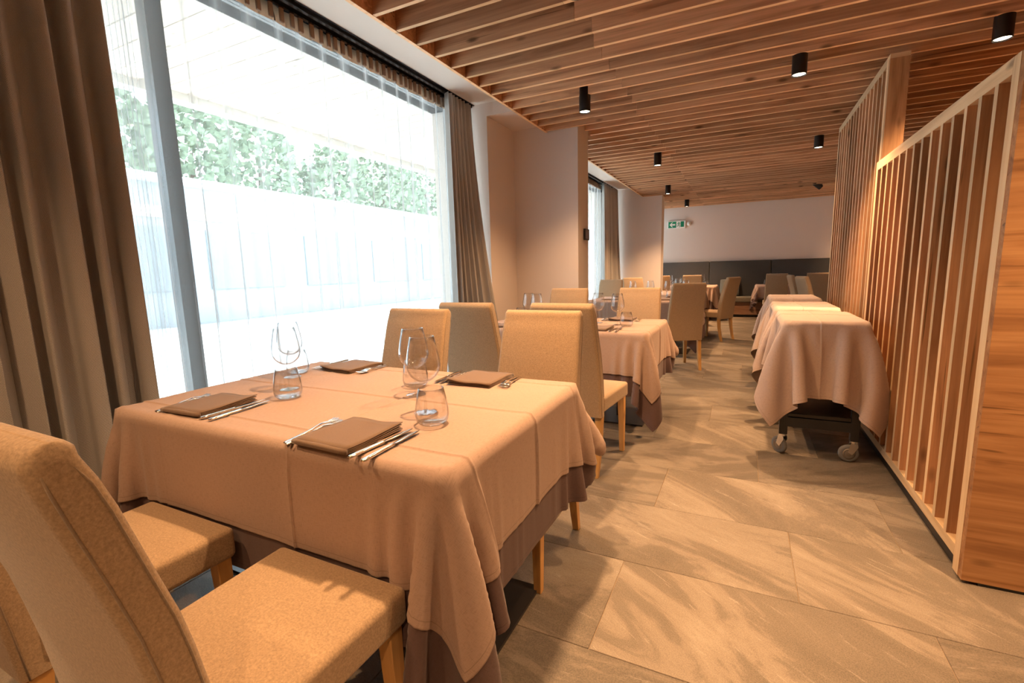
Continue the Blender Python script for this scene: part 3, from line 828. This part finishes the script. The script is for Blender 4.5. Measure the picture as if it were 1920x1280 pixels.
setting('front', PLC['FR'], -.960, 1.645, R(182), wine=(-1.074, 1.362), tumb=(-1.158, 1.471))
setting('front', PLC['FL'], -1.690, 1.665, R(178), wine=(-1.797, 1.415), tumb=(-1.855, 1.493))
setting('second', PLC['NR'], -.965, 3.40, 0, wine=(-.887, 3.69), tumb=(-.80, 3.62))
setting('second', PLC['NL'], -1.70, 3.42, 0, wine=(-1.58, 3.70), tumb=(-1.50, 3.60))
setting('second', PLC['FR'], -.93, 4.06, R(180), wine=(-1.072, 3.80), tumb=(-1.16, 3.90))
setting('second', PLC['FL'], -1.69, 4.08, R(180), wine=(-1.70, 3.80), tumb=(-1.84, 3.93))
setting('third', PLC['NR'], -.93, 6.69, R(8), wine=(-.98, 7.12), tumb=(-.93, 6.95))
setting('third', PLC['NL'], -1.70, 6.70, 0, wine=(-1.25, 7.25), tumb=(-1.02, 7.0))
setting('third', PLC['FR'], -.93, 7.33, R(180), wine=(-.75, 7.22), tumb=(-.83, 7.02), full=False)
setting('third', PLC['FL'], -1.70, 7.34, R(180), wine=(-1.50, 7.2), tumb=(-1.6, 7.1), full=False)
for tk, x0, y0 in (('pillar bench', -1.27, 11.72), ('screen bench', .945, 11.72)):
    for sx, nm in ((-.35, 'the window-side place'), (.35, 'the aisle-side place')):
        if tk == 'screen bench': nm = 'the left place' if sx < 0 else 'the right place'
        setting(tk, nm, x0+sx, y0-.33, 0, full=False, wine=(x0+sx+.07, y0-.08), tumb=(x0+sx+.16, y0-.12))
        setting(tk, nm.replace(' place', ' bench place'), x0+sx, y0+.33, R(180), full=False, wine=(x0+sx-.07, y0+.08), tumb=(x0+sx-.16, y0+.12))
for sy in (-.35, .35):
    nm = 'the nearer place' if sy < 0 else 'the farther place'
    setting('side', nm, -1.08+.32, 8.62+sy, R(90), full=False, wine=(-1.0, 8.62+sy+.08), tumb=(-1.05, 8.62+sy+.2))

# ------------------------------------------------------------------ serving trolleys with cloths
TRW, TRD, TRZ = .452, .73, .853
PQ, _ = simulate(TRW, TRD, TRZ, .37, .44, [], h=.03, steps=560, seed=4)
M['trol'] = cloth_mat('mauve_trolley_linen', (.47, .36, .31), TRW+.74, TRD+.88)
trol_me = cloth_mesh('trolley_cloth', PQ, (TRW+.74, TRD+.88), (0, 0), M['trol'], .002, (TRW, TRD, TRZ), ((.37+.20,), (.9,)), res=.018)
def trolley(loc, label, clabel, first=None):
    if first: t = dup(first, loc, 0, label)
    else:
        t = thing('serving_trolley', label, 'trolley', loc)
        MB().rbox((TRW/2-.013, TRD/2-.013, .012), .006, (0, 0, TRZ-.023), 2, 1).build('tray_top', M['satin_black'], t)
        MB().rbox((TRW/2-.03, TRD/2-.03, .0125), .004, (0, 0, .262), 1, 1).build('shelf', M['satin_black'], t)
        for y in (-1, 1):
            MB().box(-TRW/2+.045, TRW/2-.045, y*(TRD/2-.03)-.012, y*(TRD/2-.03)+.012, .19, .249).build('crossbar', M['black'], t)
        for sx in (-1, 1):
            for sy in (-1, 1):
                x, y = sx*(TRW/2-.040), sy*(TRD/2-.042)
                l = MB().cbox((x, y, (.135+TRZ-.036)/2), (.046, .046, TRZ-.036-.135)).build('leg', M['black'], t)
                bv = l.modifiers.new('bevel', 'BEVEL'); bv.width = .003; bv.segments = 1
                ca = MB().lathe([(.021, .122), (.021, .1345)], 16)
                for q in (-1, 1):
                    x0, x1 = q*.0165-.0015, q*.0165+.0015
                    ca.loft([[(x0, -.006, .048), (x1, -.006, .048), (x1, -.03, .066), (x0, -.03, .066)], [(x0, .022, .10), (x1, .022, .10), (x1, -.022, .10), (x0, -.022, .10)], [(x0, .018, .1215), (x1, .018, .1215), (x1, -.016, .1215), (x0, -.016, .1215)]])
                cst = ca.build('caster', M['steel'], t, loc=(x, y, 0), rotz=R(-75+25*sx+35*sy))
                wc = (-.012, -.022, .0545)
                MB().lathe([(.033, 0), (.046, -.001), (.0535, .005), (.0545, .012), (.0535, .019), (.046, .025), (.033, .024)], 28, wc, 0).build('tyre', M['rubber'], cst, True)
                MB().lathe([(.008, -.006), (.0095, -.002), (.021, .0005), (.024, -.0015), (.0325, -.0015), (.0325, .0255), (.024, .0235), (.008, .028)], 24, wc, 0).build('hub', M['hub'], cst, True)
    put_cloth('trolley_cloth', trol_me, loc, 0, clabel, 'tablecloth')
    return t
tr = trolley((.447, 3.655, 0), 'black serving trolley on casters, nearest the camera beside the screen', 'mauve cloth over the nearest serving trolley, its corner hanging low')
trolley((.452, 4.66, 0), 'black serving trolley second in the row of three', 'mauve cloth over the middle serving trolley of the row', tr)
trolley((.470, 5.80, 0), 'black serving trolley at the far end of the row of three', 'mauve cloth over the farthest serving trolley of the row', tr)

# ------------------------------------------------------------------ bench along the back wall
bn = thing('banquette', 'long dark grey upholstered bench with tall back panels along the rear wall', 'bench', (0, 12.2, 0))
xs = [-2.30, -.775, .555, 1.90, 3.2]
for a, b_ in zip(xs[:-1], xs[1:]):
    MB().rbox(((b_-a)/2-.004, .055, .42), .018, ((a+b_)/2, .465, .885), 2, 2).build('back_panel', M['bench'], bn, True)
    MB().rbox(((b_-a)/2-.003, .25, .06), .02, ((a+b_)/2, .16, .405), 2, 2).build('seat_cushion', M['benchseat'], bn, True)
    MB().box(a+.002, b_-.002, -.05, .5, .06, .344).build('base', M['benchwood'], bn)
MB().box(-2.3, 3.2, 0, .48, 0, .0595).build('plinth', M['black'], bn)
def pillow_fn(q):
    x, y, z = q; k = max(0, (1-(x/.22)**2))*max(0, (1-(z/.2)**2)); return (x, y*(.35+.9*k), z)
pl = thing('pillow', 'grey square pillow leaning on the dark bench behind the aisle chair', 'pillow', (-.31, 12.535, .675))
pc = MB().rbox((.21, .075, .195), .035, (0, 0, 0), 3, 6, pillow_fn).build('cover', M['pillow'], pl, True); pc.rotation_euler.x = R(-12)

# ------------------------------------------------------------------ exit sign, sensor, wall switch
sg = thing('exit_sign', 'green and white emergency exit sign with left arrow and running figure', 'sign', (-1.58, YB-.03, 2.238))
MB().rbox((.215, .028, .098), .008, (0, 0, 0), 2, 1).build('housing', M['white_plastic'], sg)
MB().box(-.192, -.004, -.0305, -.0285, -.076, .076).build('arrow_panel', M['green'], sg)
MB().prism([(-.165, 0), (-.105, .058), (-.082, .058), (-.118, .018), (-.03, .018), (-.03, -.018), (-.118, -.018), (-.082, -.058), (-.105, -.058)], -.033, -.0309).build('arrow', M['signwhite'], sg)
MB().box(-.004, .192, -.0305, -.0285, -.076, .076).build('figure_panel', M['signwhite'], sg)
MB().box(.098, .18, -.0325, -.0309, -.062, .072).build('door_mark', M['green'], sg)
mb = MB().lathe([(.0135, -.033), (.0135, -.0309)], 12, (.058, 0, .047), 1)
for poly in ([(.045, .03), (.066, .034), (.074, -.002), (.05, -.008)], [(.05, -.006), (.03, -.03), (.008, -.034), (.008, -.045), (.037, -.042), (.066, -.012)],
             [(.062, -.006), (.086, -.03), (.078, -.07), (.067, -.068), (.073, -.034), (.054, -.012)], [(.066, .034), (.09, .018), (.096, .03), (.064, .04)], [(.047, .032), (.022, .026), (.016, .004), (.024, .002), (.03, .018), (.05, .02)]):
    mb.prism(poly, -.033, -.0309)
mb.build('running_figure', M['green'], sg)
sn = thing('motion_sensor', 'small white round sensor on the back wall beside the exit sign', 'sensor', (-1.29, YB-.001, 2.245))
MB().lathe([(.055, -.02), (.055, 0)], 20, (0, 0, 0), 1).build('base', M['white_plastic'], sn)
MB().lathe([(.012, -.085), (.035, -.075), (.045, -.05), (.046, -.0205)], 20, (0, 0, 0), 1).build('dome', M['white_plastic'], sn, True)
sw = thing('wall_control', 'small dark wall control panel on the side of the first pillar', 'control panel', (-1.5948, 5.13, 1.575))
MB().rbox((.012, .075, .06), .004, (.012, 0, 0), 1, 1).build('frame', M['black'], sw)
MB().box(.0242, .0255, -.06, .06, -.047, .047).build('screen', mat('control_screen', (.10, .055, .04), .2)[0], sw)

# ------------------------------------------------------------------ ceiling downlights
dl_me = {}
def lathe_me(name, prof, mt): 
    if name not in dl_me: dl_me[name] = MB().lathe(prof, 28).mesh(name, mt, True)
    return dl_me[name]
def downlight(x, y, label, tilt=None, power=1.0):
    t = thing('ceiling_downlight', label, 'ceiling light', (x, y, 2.50))
    h = link('housing', lathe_me('housing', [(.040, .012), (.0435, .002), (.0455, 0), (.0475, .002), (.0475, .19), (.046, .192)], M['black']), t); auto(h, 40)
    g = link('lens', lathe_me('lens', [(0, .008), (.0395, .008)], M['bulb']), t)
    if tilt:
        h.rotation_euler = tilt; g.rotation_euler = tilt
        for q in (h, g): q.location = (0, 0, .07)
        MB().lathe([(.02, .12), (.02, .3)], 14).build('stem', M['black'], t)
    ld = bpy.data.lights.new('downlight', 'SPOT'); ld.energy = LAMP_W*power; ld.color = LAMP; ld.spot_size = R(112); ld.spot_blend = 1.0; ld.shadow_soft_size = .03
    lo = bpy.data.objects.new('lamp', ld); COL.objects.link(lo); lo.parent = t; lo.location = (0, 0, -.004)
    if tilt: lo.location = (0, 0, .06); lo.rotation_euler = tilt
    return t
downlight(-1.26, 4.05, 'black cylinder downlight by the window soffit, nearest the first pillar')
downlight(.285, 4.07, 'black cylinder downlight in the middle of the aisle ceiling', None, 1.4)
downlight(1.335, 4.07, 'black cylinder downlight in the upper right corner, above the near screen', None, 1.7)
downlight(-1.07, 6.57, 'black cylinder downlight above the third table, left of the aisle')
downlight(.70, 6.63, 'black cylinder downlight over the far trolley, beside the tall screen')
downlight(-1.30, 9.15, 'small black downlight further back, in front of the far pillar', None, 2.0)
downlight(-1.20, 11.29, 'smallest black downlight, above the bench left of the exit sign', None, 2.2)
downlight(1.20, 10.6, 'black swivelling spotlight tilted sideways, above the far right bench', (R(15), R(-50), 0), 2.5)
OUT = ((-.84, 1.42, .95, 'black cylinder downlight above the front table, out of the picture'),
       (-.78, 2.38, .9, 'black cylinder downlight above the chairs between the first two tables, out of the picture'),
       (.28, 1.50, .5, 'black cylinder downlight above the aisle by the camera, out of the picture'),
       (1.33, 1.40, 1.5, 'black cylinder downlight facing the end panel of the near screen, out of the picture'),
       (1.35, 3.0, 1.3, 'added unseen downlight behind the near screen, lighting the tall end panel'),  # added lamp, not seen: gives the tall end panel its glow
       (-.75, -.55, .35, 'added unseen fill downlight behind the foreground chair'),  # added fill lamp for the back of the foreground chair
       (-1.75, .05, .5, 'added unseen fill downlight in front of the dark near drape'),  # added fill lamp that brightens the near drape
       (.25, -.90, 1.0, 'black cylinder downlight in the aisle behind the camera'),
       (2.4, 6.6, 1.0, 'black cylinder downlight in the room behind the tall screen'))
for x, y, pw, lab in OUT: downlight(x, y, lab, None, pw)

# ------------------------------------------------------------------ outside: terrace, canopy, courtyard building, trees
pav = mat('pale_paving', (.78, .77, .74), .8)[0]; shade_gnd = mat('courtyard_shade_ground', (.27, .28, .29), .9)[0]
struct(MB().box(-13.3, XL-.3, -14, 34, -.2, -.03).build('terrace_ground', pav))
struct(MB().box(-60, -13.3, -30, 50, -.2, -.032).build('courtyard_ground', shade_gnd))  # far ground strip; its shade is put into the darker grey colour
can = thing('terrace_canopy', 'pale timber-lined canopy roof outside the front window', 'canopy', (XL-.26, -4, 2.95))
wl = wood('canopy_boards', 0, (.82, .74, .66), (.78, .69, .60), (.66, .56, .47), crack=False)
cb = MB().box(-1.95, 0, -.095, .095, 0, .03).mesh('soffit_board', wl)
for k in range(110): link('soffit_board', cb, can, (0, .1+k*.2, .02))
MB().box(-2.1, -1.951, 0, 22.2, -.05, .16).build('gutter_beam', M['signwhite'], can)
MB().box(-1.95, 0, 0, 22.2, .051, .1).build('roof_deck', M['signwhite'], can)
cw = mat('courtyard_wall', (.38, .42, .45), .8)[0]; cd = mat('courtyard_window', (.26, .29, .31), .4)[0]
bl = thing('courtyard_building', 'low grey building across the courtyard with a timber band', 'building', (-14, -6, 0))
MB().box(-4, 0, 0, 40, -.05, 3.75).build('wall', cw, bl)
MB().box(-.02, .05, 0, 40, 2.85, 3.15).build('timber_band', wl, bl)
MB().box(-4.2, .25, -.2, 40.2, 3.75, 3.95).build('roof_edge', M['signwhite'], bl)
for k in range(11):
    fr = MB().box(.0005, .05, 1+k*3.4, 3.5+k*3.4, .9, 2.6).build('window', cd, bl)
leaf = felt('tree_leaves', (.25, .32, .21), .35, 6, .5); bark = mat('tree_bark', (.12, .08, .05), .9)[0]
rg = random.Random(5)
for k in range(9):
    tx, ty, hh = -19.5+rg.uniform(-1.5, 1), 2+k*3.3, rg.uniform(7, 10)
    t = thing('tree', 'green leafy tree beyond the courtyard building', 'tree', (tx, ty, -.03), 0, 'trees beyond the courtyard building')
    MB().tube([(0, 0, 0), (.05, 0, hh*.5), (0, .1, hh*.7)], [.18, .13, .06], 8).build('trunk', bark, t)
    cr = MB()
    for q in range(1500):
        a, e_ = rg.uniform(0, 6.28), rg.uniform(-1, 1); rr = rg.uniform(.55, 1)**.6
        p = Vector((1.75*rr*math.cos(a)*math.sqrt(1-e_*e_), 1.75*rr*math.sin(a)*math.sqrt(1-e_*e_), hh*.62+hh*.40*rr*e_))
        u_ = Vector((rg.gauss(0, 1), rg.gauss(0, 1), rg.gauss(0, 1))).normalized(); w_ = u_.orthogonal().normalized(); s_ = rg.uniform(.12, .26)
        cr.add([p-u_*s_, p+w_*s_*.6, p+u_*s_, p-w_*s_*.6], [(0, 1, 2, 3)])
    cr.build('crown', leaf, t)
